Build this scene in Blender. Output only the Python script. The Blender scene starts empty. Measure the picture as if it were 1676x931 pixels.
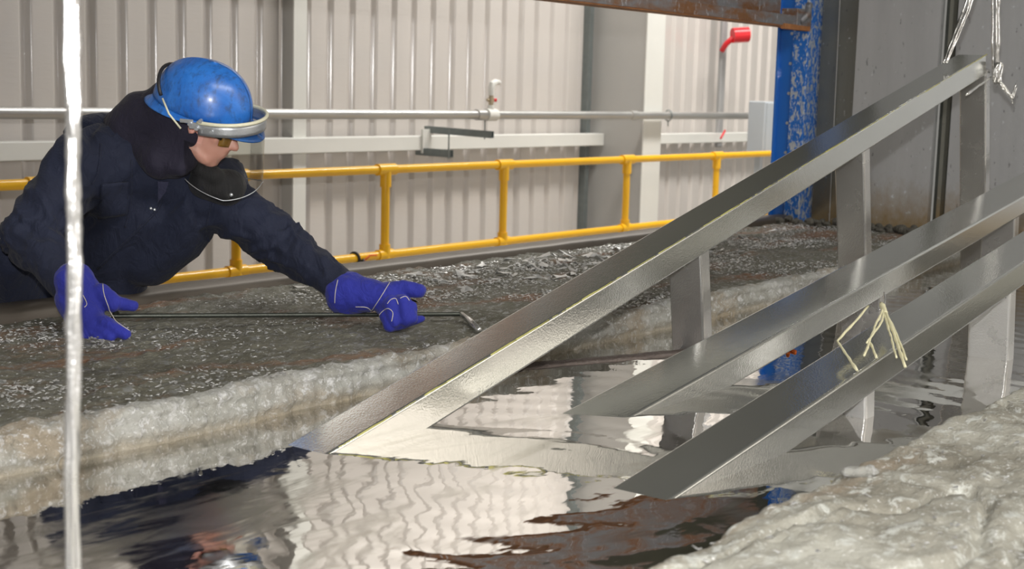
import bpy, bmesh, math, random
from mathutils import Vector, Matrix, noise
random.seed(7)
S = bpy.context.scene
COL = S.collection
PI = math.pi

# ------------------------------------------------------------------ camera
AX = Vector((0.6098, -0.0926, 0.7871))   # world X in camera axes (right, down, forward)
RW = Matrix(((0.6098, -0.0926, 0.7871), (-0.7921, -0.1053, 0.6013), (0.0272, -0.9901, -0.1375)))
CAM = Vector((0, 0, 1.67))
F = 2300.0
cam = bpy.data.cameras.new('camera'); co = bpy.data.objects.new('camera', cam); COL.objects.link(co)
r_, d_, f_ = RW.col[0], RW.col[1], RW.col[2]
z = (-f_).normalized(); x = Vector(r_).normalized(); y = z.cross(x).normalized(); x = y.cross(z)
co.matrix_world = Matrix(((x.x, y.x, z.x, CAM.x), (x.y, y.y, z.y, CAM.y), (x.z, y.z, z.z, CAM.z), (0, 0, 0, 1)))
cam.sensor_width = 36; cam.lens = F / 1676 * 36; cam.clip_start = 0.05
cam.dof.use_dof = True; cam.dof.focus_distance = 4.2; cam.dof.aperture_fstop = 5.2
S.camera = co

def at(px, py, D):
    """a point D metres in front of the photographer's lens, used to pose the worker"""
    return CAM + RW @ Vector(((px - 838) / F, (py - 465.5) / F, 1.0)) * D
def vdir(a, b, c):
    return (RW @ Vector((a, b, c))).normalized()

# ------------------------------------------------------------------ light
w = bpy.data.worlds.new('world'); S.world = w; w.use_nodes = True
bg = w.node_tree.nodes['Background']; bg.inputs[0].default_value = (1.0, 0.97, 0.90, 1); bg.inputs[1].default_value = 0.24
def area(name, loc, size, power, col=(1, .97, .92), target=None):
    l = bpy.data.lights.new(name, 'AREA'); l.shape = 'RECTANGLE'; l.size, l.size_y = size; l.energy = power; l.color = col
    o = bpy.data.objects.new(name, l); COL.objects.link(o); o.location = loc
    if target is not None:
        o.rotation_euler = (Vector(target) - Vector(loc)).to_track_quat('-Z', 'Y').to_euler()
    return o
fl = bpy.data.lights.new('camera_flash', 'POINT'); fl.energy = 430; fl.shadow_soft_size = 0.035; fl.color = (1, .98, .97)
flo = bpy.data.objects.new('camera_flash', fl); COL.objects.link(flo); flo.location = (-0.02, 0.02, 1.92)
area('aisle_lamp', (10.0, 4.6, 6.9), (6, .6), 330, target=(10.5, 7.2, 0))
area('aisle_lamp_far', (12.5, 4.6, 6.9), (5, .6), 300, target=(12.5, 7.2, 0))
area('bath_fill', (3.0, -3.0, 6.2), (7, 1.2), 420, target=(4.2, 0.5, 0))  # unseen fill light added to brighten the bath from the open side
area('front_wall_fill', (11.0, -3.6, 6.4), (8, .9), 1100, target=(12, -7, 3))  # unseen fill light added on wall_front, brightening what the beam fronts mirror
S.view_settings.view_transform = 'Standard'; S.view_settings.look = 'None'
S.view_settings.exposure = 0.0; S.view_settings.gamma = 1.0; S.view_settings.use_curve_mapping = False

# ------------------------------------------------------------------ materials
class N:
    def __init__(s, name):
        s.m = bpy.data.materials.new(name); s.m.use_nodes = True; s.t = s.m.node_tree
        s.b = s.t.nodes['Principled BSDF']; s.out = s.t.nodes['Material Output']
    def n(s, typ, **k):
        q = s.t.nodes.new(typ)
        for a, v in k.items():
            if a.startswith('i_'):
                q.inputs[a[2:].replace('_', ' ')].default_value = v
            else: setattr(q, a, v)
        return q
    def l(s, a, b): s.t.links.new(a, b)
    def coord(s, scale=(1, 1, 1), kind='Object'):
        c = s.n('ShaderNodeTexCoord'); m = s.n('ShaderNodeMapping'); m.inputs['Scale'].default_value = scale
        s.l(c.outputs[kind], m.inputs[0]); return m.outputs[0]
    def noise(s, vec, sc, det=4, rough=.55, dist=0):
        q = s.n('ShaderNodeTexNoise'); q.inputs['Scale'].default_value = sc; q.inputs['Detail'].default_value = det
        q.inputs['Roughness'].default_value = rough; q.inputs['Distortion'].default_value = dist
        s.l(vec, q.inputs['Vector']); return q.outputs['Fac']
    def ramp(s, fac, stops):
        q = s.n('ShaderNodeValToRGB'); e = q.color_ramp.elements
        while len(e) < len(stops): e.new(.5)
        for el, (p, c) in zip(e, stops):
            el.position = p; el.color = (c, c, c, 1) if not isinstance(c, tuple) else (*c, 1)
        s.l(fac, q.inputs[0]); return q.outputs[0]
    def mix(s, fac, a, b):
        q = s.n('ShaderNodeMix', data_type='RGBA')
        for v, i in ((fac, 0), (a, 6), (b, 7)):
            if hasattr(v, 'is_linked'): s.l(v, q.inputs[i])
            elif isinstance(v, tuple): q.inputs[i].default_value = (*v, 1)
            else: q.inputs[i].default_value = v
        return q.outputs[2]
    def bump(s, h, strength=.3, dist=.01, prev=None):
        q = s.n('ShaderNodeBump'); q.inputs['Strength'].default_value = strength; q.inputs['Distance'].default_value = dist
        s.l(h, q.inputs['Height'])
        if prev: s.l(prev, q.inputs['Normal'])
        s.l(q.outputs[0], s.b.inputs['Normal']); return q.outputs[0]
    def set(s, **k):
        for a, v in k.items():
            i = s.b.inputs[a.replace('_', ' ')]
            if hasattr(v, 'is_linked'): s.l(v, i)
            elif isinstance(v, tuple): i.default_value = (*v, 1) if len(i.default_value) == 4 else v
            else: i.default_value = v
        return s
def simple(name, col, rough=.5, metal=0, var=.12, sc=8, bump=0, **k):
    m = N(name); v = m.coord(); n = m.noise(v, sc, 5)
    a = tuple(max(0, c * (1 - var)) for c in col); b = tuple(min(1, c * (1 + var)) for c in col)
    m.set(Base_Color=m.mix(n, a, b), Roughness=rough, Metallic=metal, **k)
    if bump: m.bump(m.noise(v, sc * 6, 4), bump, .004)
    return m.m

M = {}
FILM = (-1.7 * 1.68, -2.9 * 2.02, 0)  # film patch, darker and rougher, placed to mask the worker's reflection
def mat_zinc():
    m = N('molten_zinc'); v = m.coord((1, 1.0, 1))
    n1 = m.noise(v, 1.1, 3, .5, .3)
    w1 = m.n('ShaderNodeTexWave', wave_type='RINGS', rings_direction='SPHERICAL', wave_profile='SIN')
    mp = m.n('ShaderNodeMapping'); mp.inputs['Location'].default_value = (-2.35, -1.75, -.857)
    c = m.n('ShaderNodeTexCoord'); m.l(c.outputs['Object'], mp.inputs[0]); m.l(mp.outputs[0], w1.inputs['Vector'])
    w1.inputs['Scale'].default_value = 2.6; w1.inputs['Distortion'].default_value = 2.2; w1.inputs['Detail'].default_value = 2
    w1.inputs['Detail Scale'].default_value = 1.2
    v2 = m.coord((1.0, 1.0, 1)); n2 = m.noise(v2, 7, 2, .45, .6)
    film = m.ramp(m.noise(m.coord((.7, 2.4, 1)), 2.6, 7, .62, 1.2), [(.53, .0), (.72, .8)])
    mq = m.n('ShaderNodeMapping'); mq.inputs['Location'].default_value = FILM; mq.inputs['Scale'].default_value = (1.7, 2.9, 0)
    vl = m.n('ShaderNodeVectorMath', operation='LENGTH'); m.l(c.outputs['Object'], mq.inputs[0]); m.l(mq.outputs[0], vl.inputs[0])
    ms = m.n('ShaderNodeMath', operation='MULTIPLY_ADD'); m.l(m.noise(m.coord((1.2, 4.5, 1)), 4.0, 7, .65, 1.0), ms.inputs[0]); ms.inputs[1].default_value = 2.6; m.l(vl.outputs['Value'], ms.inputs[2])
    pf = m.ramp(ms.outputs[0], [(.0, 1.), (1., 0.)]); mr = m.n('ShaderNodeMapRange'); m.l(ms.outputs[0], mr.inputs[0])
    mr.inputs[1].default_value = 1.35; mr.inputs[2].default_value = 1.95; mr.inputs[3].default_value = 1.0; mr.inputs[4].default_value = 0.0
    mm = m.n('ShaderNodeMath', operation='MAXIMUM'); m.l(mr.outputs[0], mm.inputs[0]); m.l(film, mm.inputs[1]); film = mm.outputs[0]
    m.set(Base_Color=m.mix(film, (.73, .715, .69), (.42, .41, .35)), Metallic=1.0,
          Roughness=m.ramp(film, [(0, .022), (1, .22)]))
    p = m.bump(n1, .36, .010); p = m.bump(w1.outputs['Fac'], .17, .0022, p); p = m.bump(n2, .36, .0028, p)
    p = m.bump(m.noise(m.coord((1, 1.6, 1)), 19, 2, .5, .3), .16, .0009, p)
    return m.m
M['zinc'] = mat_zinc()
def mat_galv(name, rough=.3, tone=.62, spangle=.35, tint=(1, .99, .96), stain=0, bumps=.25, metal=.85):
    m = N(name); v = m.coord()
    vo = m.n('ShaderNodeTexVoronoi'); vo.inputs['Scale'].default_value = 190; m.l(v, vo.inputs['Vector'])
    n = m.noise(m.coord((1, 3, 3)), 3.0, 6, .6)
    g = m.ramp(n, [(.3, .82), (.7, 1.0)])
    base = m.mix(g, tuple(tone * .75 * t for t in tint), tuple(tone * t for t in tint))
    if stain:
        st = m.ramp(m.noise(m.coord((2, 5, 5)), 2.2, 6, .65), [(.52, 0.), (.66, stain)])
        base = m.mix(st, base, (.30, .26, .16))
    m.set(Base_Color=base, Metallic=metal, Roughness=m.ramp(n, [(.25, rough * .8), (.75, rough * 1.25)]))
    p = m.bump(vo.outputs['Distance'], spangle * .5, .0012)
    m.bump(m.noise(v, 26, 4), bumps, .0022, p)
    return m.m
M['galv'] = mat_galv('fresh_galvanised_steel', .13, .74, .25, tint=(.99, 1, .95), bumps=.10, metal=.90)
M['galv_post'] = mat_galv('galvanised_post_steel', .28, .80, .5, metal=.7, bumps=.12)
M['galv_dark'] = mat_galv('dull_galvanised_post_steel', .25, .60, .5, metal=.85, bumps=.12)
M['galv_pipe'] = mat_galv('galvanised_pipe', .38, .62, .2)
M['wire'] = mat_galv('zinc_coated_wire', .25, .70, .6, bumps=.8, metal=.9)
def mat_crust(name, cols, rough=(.35, .8), metal=.35, sc=1.0, rust=.3, b=.9, waterline=False):
    m = N(name); v = m.coord()
    n1 = m.noise(v, 3.2 * sc, 8, .65, .4); n2 = m.noise(m.coord((1, 1.6, 1)), 22 * sc, 8, .7, .5)
    n3 = m.noise(v, 90 * sc, 4, .7); n4 = m.noise(m.coord((.6, 1.4, 1)), 1.7 * sc, 5, .6, 1)
    c = m.mix(m.ramp(n1, [(.35, 0.), (.65, 1.)]), cols[0], cols[1])
    c = m.mix(m.ramp(n4, [(.52, 0.), (.64, rust)]), c, cols[2])
    c = m.mix(m.ramp(n2, [(.53, 0.), (.62, 1.)]), c, cols[3])
    c = m.mix(m.ramp(n3, [(.60, 0.), (.70, .8)]), c, cols[4])
    if waterline:
        cc = m.n('ShaderNodeTexCoord'); sx = m.n('ShaderNodeSeparateXYZ'); m.l(cc.outputs['Object'], sx.inputs[0])
        ad = m.n('ShaderNodeMath', operation='MULTIPLY_ADD'); m.l(n1, ad.inputs[0]); ad.inputs[1].default_value = -.08; m.l(sx.outputs[2], ad.inputs[2])
        rr = m.n('ShaderNodeMapRange'); m.l(ad.outputs[0], rr.inputs[0]); rr.inputs[1].default_value = .822; rr.inputs[2].default_value = .858
        rr.inputs[3].default_value = .6; rr.inputs[4].default_value = 0.
        c = m.mix(rr.outputs[0], c, (.26, .21, .13))
    m.set(Base_Color=c, Metallic=m.ramp(n2, [(.5, 0.), (.62, metal)]), Roughness=m.ramp(n2, [(.4, rough[1]), (.65, rough[0])]))
    p = m.bump(n1, .5, .02); p = m.bump(n2, b, .010, p); m.bump(n3, b, .004, p)
    return m.m
M['rim'] = mat_crust('zinc_crusted_rim', [(.085, .08, .055), (.17, .165, .13), (.21, .105, .055), (.27, .275, .26), (.70, .72, .74)], metal=.5, rust=.85, sc=1.15)
M['lip'] = mat_crust('dripped_zinc_lip', [(.27, .265, .23), (.44, .44, .41), (.27, .20, .12), (.62, .62, .61), (.9, .9, .9)], metal=.5, rust=.55, sc=1.6, b=1.0, waterline=True)
M['near_rim'] = mat_crust('near_ash_rim', [(.20, .185, .145), (.43, .42, .36), (.23, .18, .125), (.60, .61, .56), (.88, .88, .86)], metal=.25, rust=.8, sc=.9)
M['flake'] = mat_galv('zinc_flake', .38, .66, .6, tint=(1, 1, .98), bumps=.8, metal=.75)
M['ash'] = simple('dark_ash_lumps', (.09, .085, .07), .6, .3, .6, 30, .9)
M['dross'] = simple('dark_dross', (.10, .08, .07), .4, .5, .5, 20, .8)
M['orange'] = simple('orange_matte', (.85, .18, .03), .7, 0, .2, 40, .5)
def mat_rail():
    m = N('yellow_safety_paint'); v = m.coord()
    m.set(Base_Color=m.mix(m.noise(v, 6, 4), (.90, .46, .006), (.98, .55, .01)), Roughness=.32, Coat_Weight=.3)
    m.bump(m.noise(v, 40, 3), .1, .002); return m.m
M['yellow'] = mat_rail()
def mat_wall():
    m = N('beige_cladding'); v = m.coord((1, 1, .35))
    n = m.noise(v, 2.2, 5); n2 = m.noise(m.coord((1, 1, 1)), 160, 2)
    c = m.mix(n, (.565, .53, .50), (.66, .62, .585))
    m.set(Base_Color=c, Roughness=.38, Coat_Weight=.9, Coat_Roughness=.15)
    m.bump(n2, .25, .0012, m.bump(m.noise(m.coord((3, 3, 14)), 3, 3), .35, .004)); return m.m
M['wall'] = mat_wall()
M['backing'] = simple('wall_backing', (.5, .47, .44), .7)
M['white'] = simple('white_steel_paint', (.76, .76, .72), .4, 0, .06, 3)
M['columngrey'] = simple('column_web_grey', (.50, .49, .47), .45, 0, .08, 2)
M['unistrut'] = simple('dull_zinc_channel', (.24, .27, .27), .45, .6, .2, 15)
M['red'] = simple('red_plastic', (.75, .02, .03), .3)
M['conduit'] = simple('grey_conduit', (.34, .34, .34), .5)
M['boxgrey'] = simple('grey_enclosure', (.50, .54, .58), .4, 0, .06, 3)
M['brass'] = simple('brass_valve', (.48, .40, .28), .4, .6)
def mat_blue():
    m = N('blue_paint'); v = m.coord(); n = m.noise(v, 3, 4)
    m.set(Base_Color=m.mix(n, (.005, .10, .42), (.01, .15, .55)), Roughness=.35, Coat_Weight=.2); return m.m
M['blue'] = mat_blue()
def mat_bluesplat():
    m = N('splashed_blue_paint'); v = m.coord((1, 1, .6)); n = m.noise(v, 38, 5, .6, .6); n3 = m.noise(v, 90, 3)
    a = m.ramp(n, [(.50, 0.), (.57, 1.)]); b = m.ramp(n3, [(.58, 0.), (.64, .7)])
    c = m.mix(a, (.006, .12, .46), (.46, .50, .55)); c = m.mix(b, c, (.6, .62, .65))
    m.set(Base_Color=c, Roughness=.45, Metallic=m.ramp(n, [(.5, 0.), (.57, .5)])); m.bump(n, .6, .006); return m.m
M['bluesplat'] = mat_bluesplat()
def mat_plate(name, a, b, lowbrown=True, rough=.42):
    m = N(name); n = m.noise(m.coord((1, 1, .12)), 9, 6, .6); n2 = m.noise(m.coord((1, 1, .7)), 28, 5, .65)
    c = m.mix(n, a, b)
    if lowbrown:
        cc = m.n('ShaderNodeTexCoord'); sx = m.n('ShaderNodeSeparateXYZ'); m.l(cc.outputs['Object'], sx.inputs[0])
        ad = m.n('ShaderNodeMath', operation='MULTIPLY_ADD'); m.l(n2, ad.inputs[0]); ad.inputs[1].default_value = .25; m.l(sx.outputs[2], ad.inputs[2])
        c = m.mix(m.ramp(ad.outputs[0], [(.98 - .0, 1.), (1.0, .0)]), c, c)
        rr = m.n('ShaderNodeMapRange'); m.l(ad.outputs[0], rr.inputs[0]); rr.inputs[1].default_value = 1.10; rr.inputs[2].default_value = 1.36
        rr.inputs[3].default_value = .85; rr.inputs[4].default_value = 0.
        c = m.mix(rr.outputs[0], c, (.26, .17, .06))
    sp = m.ramp(n2, [(.655, 0.), (.70, .8)])
    c = m.mix(sp, c, (.62, .66, .68))
    c = m.mix(m.ramp(m.noise(m.coord((1, 1, .5)), 45, 4), [(.66, 0.), (.72, .6)]), c, (.08, .08, .08))
    m.set(Base_Color=c, Roughness=rough, Metallic=.35); m.bump(n2, .35, .004); return m.m
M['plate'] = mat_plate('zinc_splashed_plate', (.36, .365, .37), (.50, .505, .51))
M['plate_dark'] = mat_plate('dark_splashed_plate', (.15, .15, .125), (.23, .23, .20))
M['recess'] = simple('dark_recess', (.07, .075, .065), .5, .4, .4, 12, .4)
def mat_rust():
    m = N('rusty_channel_steel'); n = m.noise(m.coord((.5, 1, 1.5)), 6, 7, .65, .5); n2 = m.noise(m.coord((1, 1, .5)), 45, 4, .6)
    c = m.mix(m.ramp(n, [(.42, 0.), (.60, 1.)]), (.20, .20, .21), (.20, .09, .035))
    c = m.mix(m.ramp(n2, [(.58, 0.), (.68, .8)]), c, (.42, .44, .47))
    m.set(Base_Color=c, Roughness=.5, Metallic=.4); m.bump(n2, .6, .006); return m.m
M['rust'] = mat_rust()
M['rustedge'] = simple('orange_rust', (.33, .14, .05), .7, .1, .6, 14, .5)
M['hood'] = simple('dark_hood_plate', (.030, .033, .022), .55, .2, .5, 3, .3)  # hood plates in very dark olive tones
M['hood_olive'] = simple('dark_olive_hood_plate', (.042, .042, .026), .6, .1, .4, 2.5, .3)
M['concrete'] = simple('concrete_floor', (.33, .32, .30), .8, 0, .2, 5, .3)
M['ceiling'] = simple('dark_ceiling', (.12, .12, .11), .8)
M['kettle'] = simple('kettle_steel', (.16, .14, .12), .6, .4, .3, 5, .3)
def mat_cloth(name, a, b, sheen=.04):
    m = N(name); v = m.coord(); n = m.noise(v, 5, 6, .6, .4); n2 = m.noise(m.coord((1, 1, 1)), 380, 2)
    dust = m.ramp(m.noise(v, 38, 6, .75), [(.68, 0.), (.78, .22)])
    c = m.mix(n, a, b); c = m.mix(dust, c, (.16, .17, .20))
    m.set(Base_Color=c, Roughness=.85, Sheen_Weight=sheen, Sheen_Roughness=.5)
    p = m.bump(n2, .3, .0008); m.bump(m.noise(m.coord((1.6, 1, .8)), 15, 4, .55, 1.5), .75, .012, p); return m.m
M['navy'] = mat_cloth('navy_flame_cloth', (.003, .005, .017), (.006, .011, .034))
M['hoodcloth'] = mat_cloth('navy_hood_cloth', (.006, .0045, .014), (.010, .008, .024))
M['glove'] = mat_cloth('blue_suede_glove', (.008, .012, .17), (.018, .026, .33), .1)
M['seam'] = simple('pale_glove_stitching', (.48, .44, .38), .8)
M['scarf'] = mat_cloth('black_scarf', (.006, .006, .008), (.014, .014, .018))
def mat_skin():
    m = N('skin'); v = m.coord(); n = m.noise(v, 25, 4)
    m.set(Base_Color=m.mix(n, (.62, .30, .235), (.74, .40, .33)), Roughness=.45, Subsurface_Weight=.15, Subsurface_Radius=(1, .3, .2), Subsurface_Scale=.01)
    m.bump(m.noise(v, 180, 3), .15, .001); return m.m
M['skin'] = mat_skin()
def mat_hat():
    m = N('scuffed_blue_hat'); v = m.coord(); n = m.noise(v, 9, 7, .7, .6); n2 = m.noise(m.coord((1, 2.5, 1)), 30, 6, .7)
    c = m.mix(m.ramp(n, [(.35, 0.), (.7, 1.)]), (.010, .10, .40), (.035, .19, .60))
    c = m.mix(m.ramp(n2, [(.50, 0.), (.66, .7)]), c, (.02, .05, .13))
    m.set(Base_Color=c, Roughness=m.ramp(n2, [(.3, .28), (.7, .5)]), Coat_Weight=.3, Coat_Roughness=.2); m.bump(n2, .12, .002); return m.m
M['hat'] = mat_hat()
M['hatdark'] = simple('black_cord', (.015, .015, .018), .5)
M['cream'] = simple('cream_rubber_edge', (.62, .60, .45), .5)
M['alu'] = simple('dull_aluminium', (.52, .54, .56), .35, .75, .12, 30, .2)
M['amber'] = simple('amber_lens', (.25, .13, .02), .12, 0, .1)
M['dark'] = simple('black_plastic', (.012, .012, .014), .35)
M['rod'] = simple('dark_steel_rod', (.06, .065, .055), .4, .7, .3, 30, .2)
M['stick'] = simple('pale_yellow_dross_wire', (.72, .68, .45), .5, .2, .25, 40, .6)
M['seal'] = simple('yellow_flux_edge', (.40, .38, .13), .4, .4, .3, 60, .6)
def mat_visor():
    m = N('clear_visor'); m.t.nodes.remove(m.b)
    tr = m.n('ShaderNodeBsdfTransparent'); tr.inputs[0].default_value = (.90, .90, .87, 1)
    gl = m.n('ShaderNodeBsdfGlossy'); gl.inputs[0].default_value = (1, 1, 1, 1)
    v = m.coord((1, 1, .25)); sc = m.noise(v, 70, 5, .7)
    m.l(m.ramp(sc, [(.4, .04), (.75, .35)]), gl.inputs['Roughness'])
    fr = m.n('ShaderNodeFresnel'); fr.inputs[0].default_value = 1.5
    ml = m.n('ShaderNodeMath', operation='MULTIPLY_ADD'); m.l(fr.outputs[0], ml.inputs[0]); ml.inputs[1].default_value = .4
    m.l(m.ramp(sc, [(.55, .005), (.72, .06)]), ml.inputs[2])
    mx = m.n('ShaderNodeMixShader'); m.l(ml.outputs[0], mx.inputs[0]); m.l(tr.outputs[0], mx.inputs[1]); m.l(gl.outputs[0], mx.inputs[2])
    m.l(mx.outputs[0], m.out.inputs[0]); return m.m
M['visor'] = mat_visor()

# ------------------------------------------------------------------ mesh helpers
def perp(d):
    d = d.normalized(); a = Vector((0, 0, 1)) if abs(d.z) < .9 else Vector((1, 0, 0))
    u = d.cross(a).normalized(); return u, d.cross(u).normalized()
class MB:
    def __init__(s): s.v = []; s.f = []
    def add(s, vs, fs):
        k = len(s.v); s.v += [Vector(v) for v in vs]; s.f += [tuple(i + k for i in f) for f in fs]; return s
    def box(s, c, size, ax=None):
        X, Y, Z = ax or (Vector((1, 0, 0)), Vector((0, 1, 0)), Vector((0, 0, 1)))
        c = Vector(c); h = [q / 2 for q in size]
        vs = [c + X * h[0] * a + Y * h[1] * b + Z * h[2] * e for a in (-1, 1) for b in (-1, 1) for e in (-1, 1)]
        return s.add(vs, [(0, 1, 3, 2), (4, 6, 7, 5), (0, 4, 5, 1), (2, 3, 7, 6), (0, 2, 6, 4), (1, 5, 7, 3)])
    def boxb(s, lo, hi): return s.box([(a + b) / 2 for a, b in zip(lo, hi)], [b - a for a, b in zip(lo, hi)])
    def path(s, pts, rad, n=12, cap=True, flat=None):
        pts = [Vector(p) for p in pts]; m = len(pts); rad = rad if isinstance(rad, (list, tuple)) else [rad] * m
        vs = []; fs = []; u = None
        for i, p in enumerate(pts):
            d = (pts[min(i + 1, m - 1)] - pts[max(i - 1, 0)]).normalized()
            if u is None: u, v = perp(d)
            else:
                u = (u - d * u.dot(d)).normalized(); v = d.cross(u)
            for k in range(n):
                a = 2 * PI * k / n; off = (u * math.cos(a) + v * math.sin(a)) * rad[i]
                if flat: fd, ff = flat; off = off - fd * off.dot(fd) * (1 - ff)
                vs.append(p + off)
        for i in range(m - 1):
            for k in range(n): fs.append((i * n + k, i * n + (k + 1) % n, (i + 1) * n + (k + 1) % n, (i + 1) * n + k))
        if cap: fs.append(tuple(range(n))[::-1]); fs.append(tuple(range((m - 1) * n, m * n)))
        return s.add(vs, fs)
    def tube(s, a, b, r, n=16): return s.path([a, b], r, n)
    def caps(s, p0, r0, p1, r1, n=20, flat=None):
        p0, p1 = Vector(p0), Vector(p1); d = (p1 - p0)
        d = d.normalized() if d.length > 1e-6 else Vector((0, 0, 1))
        pts = []; rr = []
        for i in range(6):
            a = PI / 2 * (1 - i / 5); pts.append(p0 - d * r0 * math.sin(a)); rr.append(max(r0 * math.cos(a), r0 * .02))
        for i in range(6):
            a = PI / 2 * (i / 5); pts.append(p1 + d * r1 * math.sin(a)); rr.append(max(r1 * math.cos(a), r1 * .02))
        return s.path(pts, rr, n, True, flat)
    def ell(s, c, ax, rad, nu=24, nv=14):
        c = Vector(c); vs = []; fs = []
        for j in range(1, nv):
            t = PI * j / nv
            for k in range(nu):
                a = 2 * PI * k / nu
                vs.append(c + ax[0] * rad[0] * math.sin(t) * math.cos(a) + ax[1] * rad[1] * math.sin(t) * math.sin(a) + ax[2] * rad[2] * math.cos(t))
        n0 = len(vs); vs += [c + ax[2] * rad[2], c - ax[2] * rad[2]]
        for j in range(nv - 2):
            for k in range(nu): fs.append((j * nu + k, j * nu + (k + 1) % nu, (j + 1) * nu + (k + 1) % nu, (j + 1) * nu + k)[::-1])
        for k in range(nu):
            fs.append((n0, k, (k + 1) % nu)); fs.append((n0 + 1, (nv - 2) * nu + (k + 1) % nu, (nv - 2) * nu + k))
        return s.add(vs, fs)
    def mesh(s, name):
        me = bpy.data.meshes.new(name); me.from_pydata([tuple(v) for v in s.v], [], s.f)
        bm = bmesh.new(); bm.from_mesh(me); bmesh.ops.recalc_face_normals(bm, faces=bm.faces); bm.to_mesh(me); bm.free()
        return me
    def build(s, name, mat, parent=None, smooth=False, bevel=0, seg=2):
        return link(name, s.mesh(name), mat, parent, smooth, bevel, seg)
def link(name, me, mat, parent=None, smooth=False, bevel=0, seg=2):
    o = bpy.data.objects.new(name, me); COL.objects.link(o)
    if mat is not None: me.materials.append(mat)
    if smooth:
        for p in me.polygons: p.use_smooth = True
        if smooth == 'auto': me.set_sharp_from_angle(angle=math.radians(38))
    if parent is not None:
        o.parent = parent; o.matrix_parent_inverse = Matrix.Translation(-parent.location)
    if bevel:
        b = o.modifiers.new('bevel', 'BEVEL'); b.width = bevel; b.segments = seg; b.limit_method = 'ANGLE'; b.harden_normals = True
        for p in me.polygons: p.use_smooth = True
        me.set_sharp_from_angle(angle=math.radians(60))
    return o
def tag(o, label=None, cat=None, group=None, kind=None):
    for k, v in (('label', label), ('category', cat), ('group', group), ('kind', kind)):
        if v: o[k] = v
    return o
def thing(name, loc, label, cat, group=None, kind=None):
    o = bpy.data.objects.new(name, None); COL.objects.link(o); o.location = loc; o.empty_display_size = .1
    return tag(o, label, cat, group, kind)
def remesh(mb, name, mat, vox, parent=None, smooth_it=3, disp=None):
    me = mb.mesh(name); o = bpy.data.objects.new(name + '_tmp', me); COL.objects.link(o)
    r = o.modifiers.new('r', 'REMESH'); r.mode = 'VOXEL'; r.voxel_size = vox
    s = o.modifiers.new('s', 'SMOOTH'); s.iterations = smooth_it; s.factor = .5
    dg = bpy.context.evaluated_depsgraph_get(); dg.update()
    m2 = bpy.data.meshes.new_from_object(o.evaluated_get(dg)); m2.name = name
    bpy.data.objects.remove(o)
    if disp:
        no = [v.normal.copy() for v in m2.vertices]
        for v, n in zip(m2.vertices, no):
            v.co += n * disp(v.co, n)
    return link(name, m2, mat, parent, True)
def grid(name, P, mat, parent=None, smooth=True):
    """P[i][j] points"""
    n, m = len(P), len(P[0]); vs = [p for row in P for p in row]
    fs = [(i * m + j, (i + 1) * m + j, (i + 1) * m + j + 1, i * m + j + 1) for i in range(n - 1) for j in range(m - 1)]
    me = bpy.data.meshes.new(name); me.from_pydata(vs, [], fs); return link(name, me, mat, parent, smooth)
fbm = lambda p, H=1.0, o=5: noise.fractal(p, H, 2.0, o)

# ------------------------------------------------------------------ structure
ZZ, ZR = .857, .95
tag(MB().boxb((-6, -8, -.1), (18, 9, 0)).build('floor', M['concrete']), kind='structure')
tag(MB().boxb((-6, -8, 7.2), (18, 9, 7.3)).build('ceiling', M['ceiling']), kind='structure')
WY = 7.55
wall = tag(MB().boxb((-6, WY + .06, 0), (18, WY + .2, 7.2)).build('wall_back', M['backing']), kind='structure')
def clad_sheet(x0, pitch=.2333, ribs=4, dep=.040):
    prof = []
    for r in range(ribs):
        b = x0 + r * pitch
        up_ = [(.134, 0), (.137, .0002)]
        for an_, ln_ in ((20, .003), (34, .004), (41, .009), (45, .012), (49, .012), (53, .007), (30, .003)):
            up_.append((up_[-1][0] + ln_ * math.cos(math.radians(an_)), up_[-1][1] + ln_ * math.sin(math.radians(an_))))
        prof += [(b + .003, 0)] + [(b + x_, y_) for x_, y_ in up_] + [(b + .3665 - x_, y_) for x_, y_ in up_[::-1]]
    prof.append((x0 + ribs * pitch, 0))
    zs = [0, 7.2]
    return [[(px, WY + py, zz) for zz in zs] for px, py in prof]
me0 = None
for i in range(24):
    x0 = -5.99 + .9333 * i + .075
    g = grid('cladding_sheet', clad_sheet(0), M['wall'], wall) if me0 is None else bpy.data.objects.new('cladding_sheet', me0)
    if me0 is None:
        me0 = g.data
        pass
    else: COL.objects.link(g); g.parent = wall
    g.location = (x0, 0, 0)
tag(MB().boxb((-6, -7.2, 0), (18, -7.0, 7.2)).build('wall_front', M['backing']), kind='structure')

# wall posts and sheeting rails
def ipost(name, x, yf, wx, label):
    t = thing(name, (x, WY, 0), None, None, kind='structure')
    MB().boxb((x, yf + .012, 0), (x + .014, WY - .012, 7.1)).build('post_web', M['columngrey'], t)  # web set in a darker grey than the flange
    MB().boxb((x - .01, yf, 0), (x + wx, yf + .014, 7.1)).build('post_flange', M['white'], t, bevel=.003)
    return t
ipost('trim_1', 7.08, 7.41, .12, '')
ipost('trim_2', 11.0, 6.93, .30, '')
t3 = MB()
t3.boxb((-5, 7.36, 1.172), (10.995, 7.5, 1.285)); tag(t3.build('trim_3', M['white'], bevel=.008), kind='structure')
tag(MB().boxb((11.3, 7.36, 1.172), (17.5, 7.5, 1.272)).build('trim_4', M['white'], bevel=.008), kind='structure')
# dark joint strip beside big column
tag(MB().boxb((10.87, 7.48, 0), (10.93, 7.55, 7.1)).build('trim_5', M['unistrut']), kind='structure')

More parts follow.
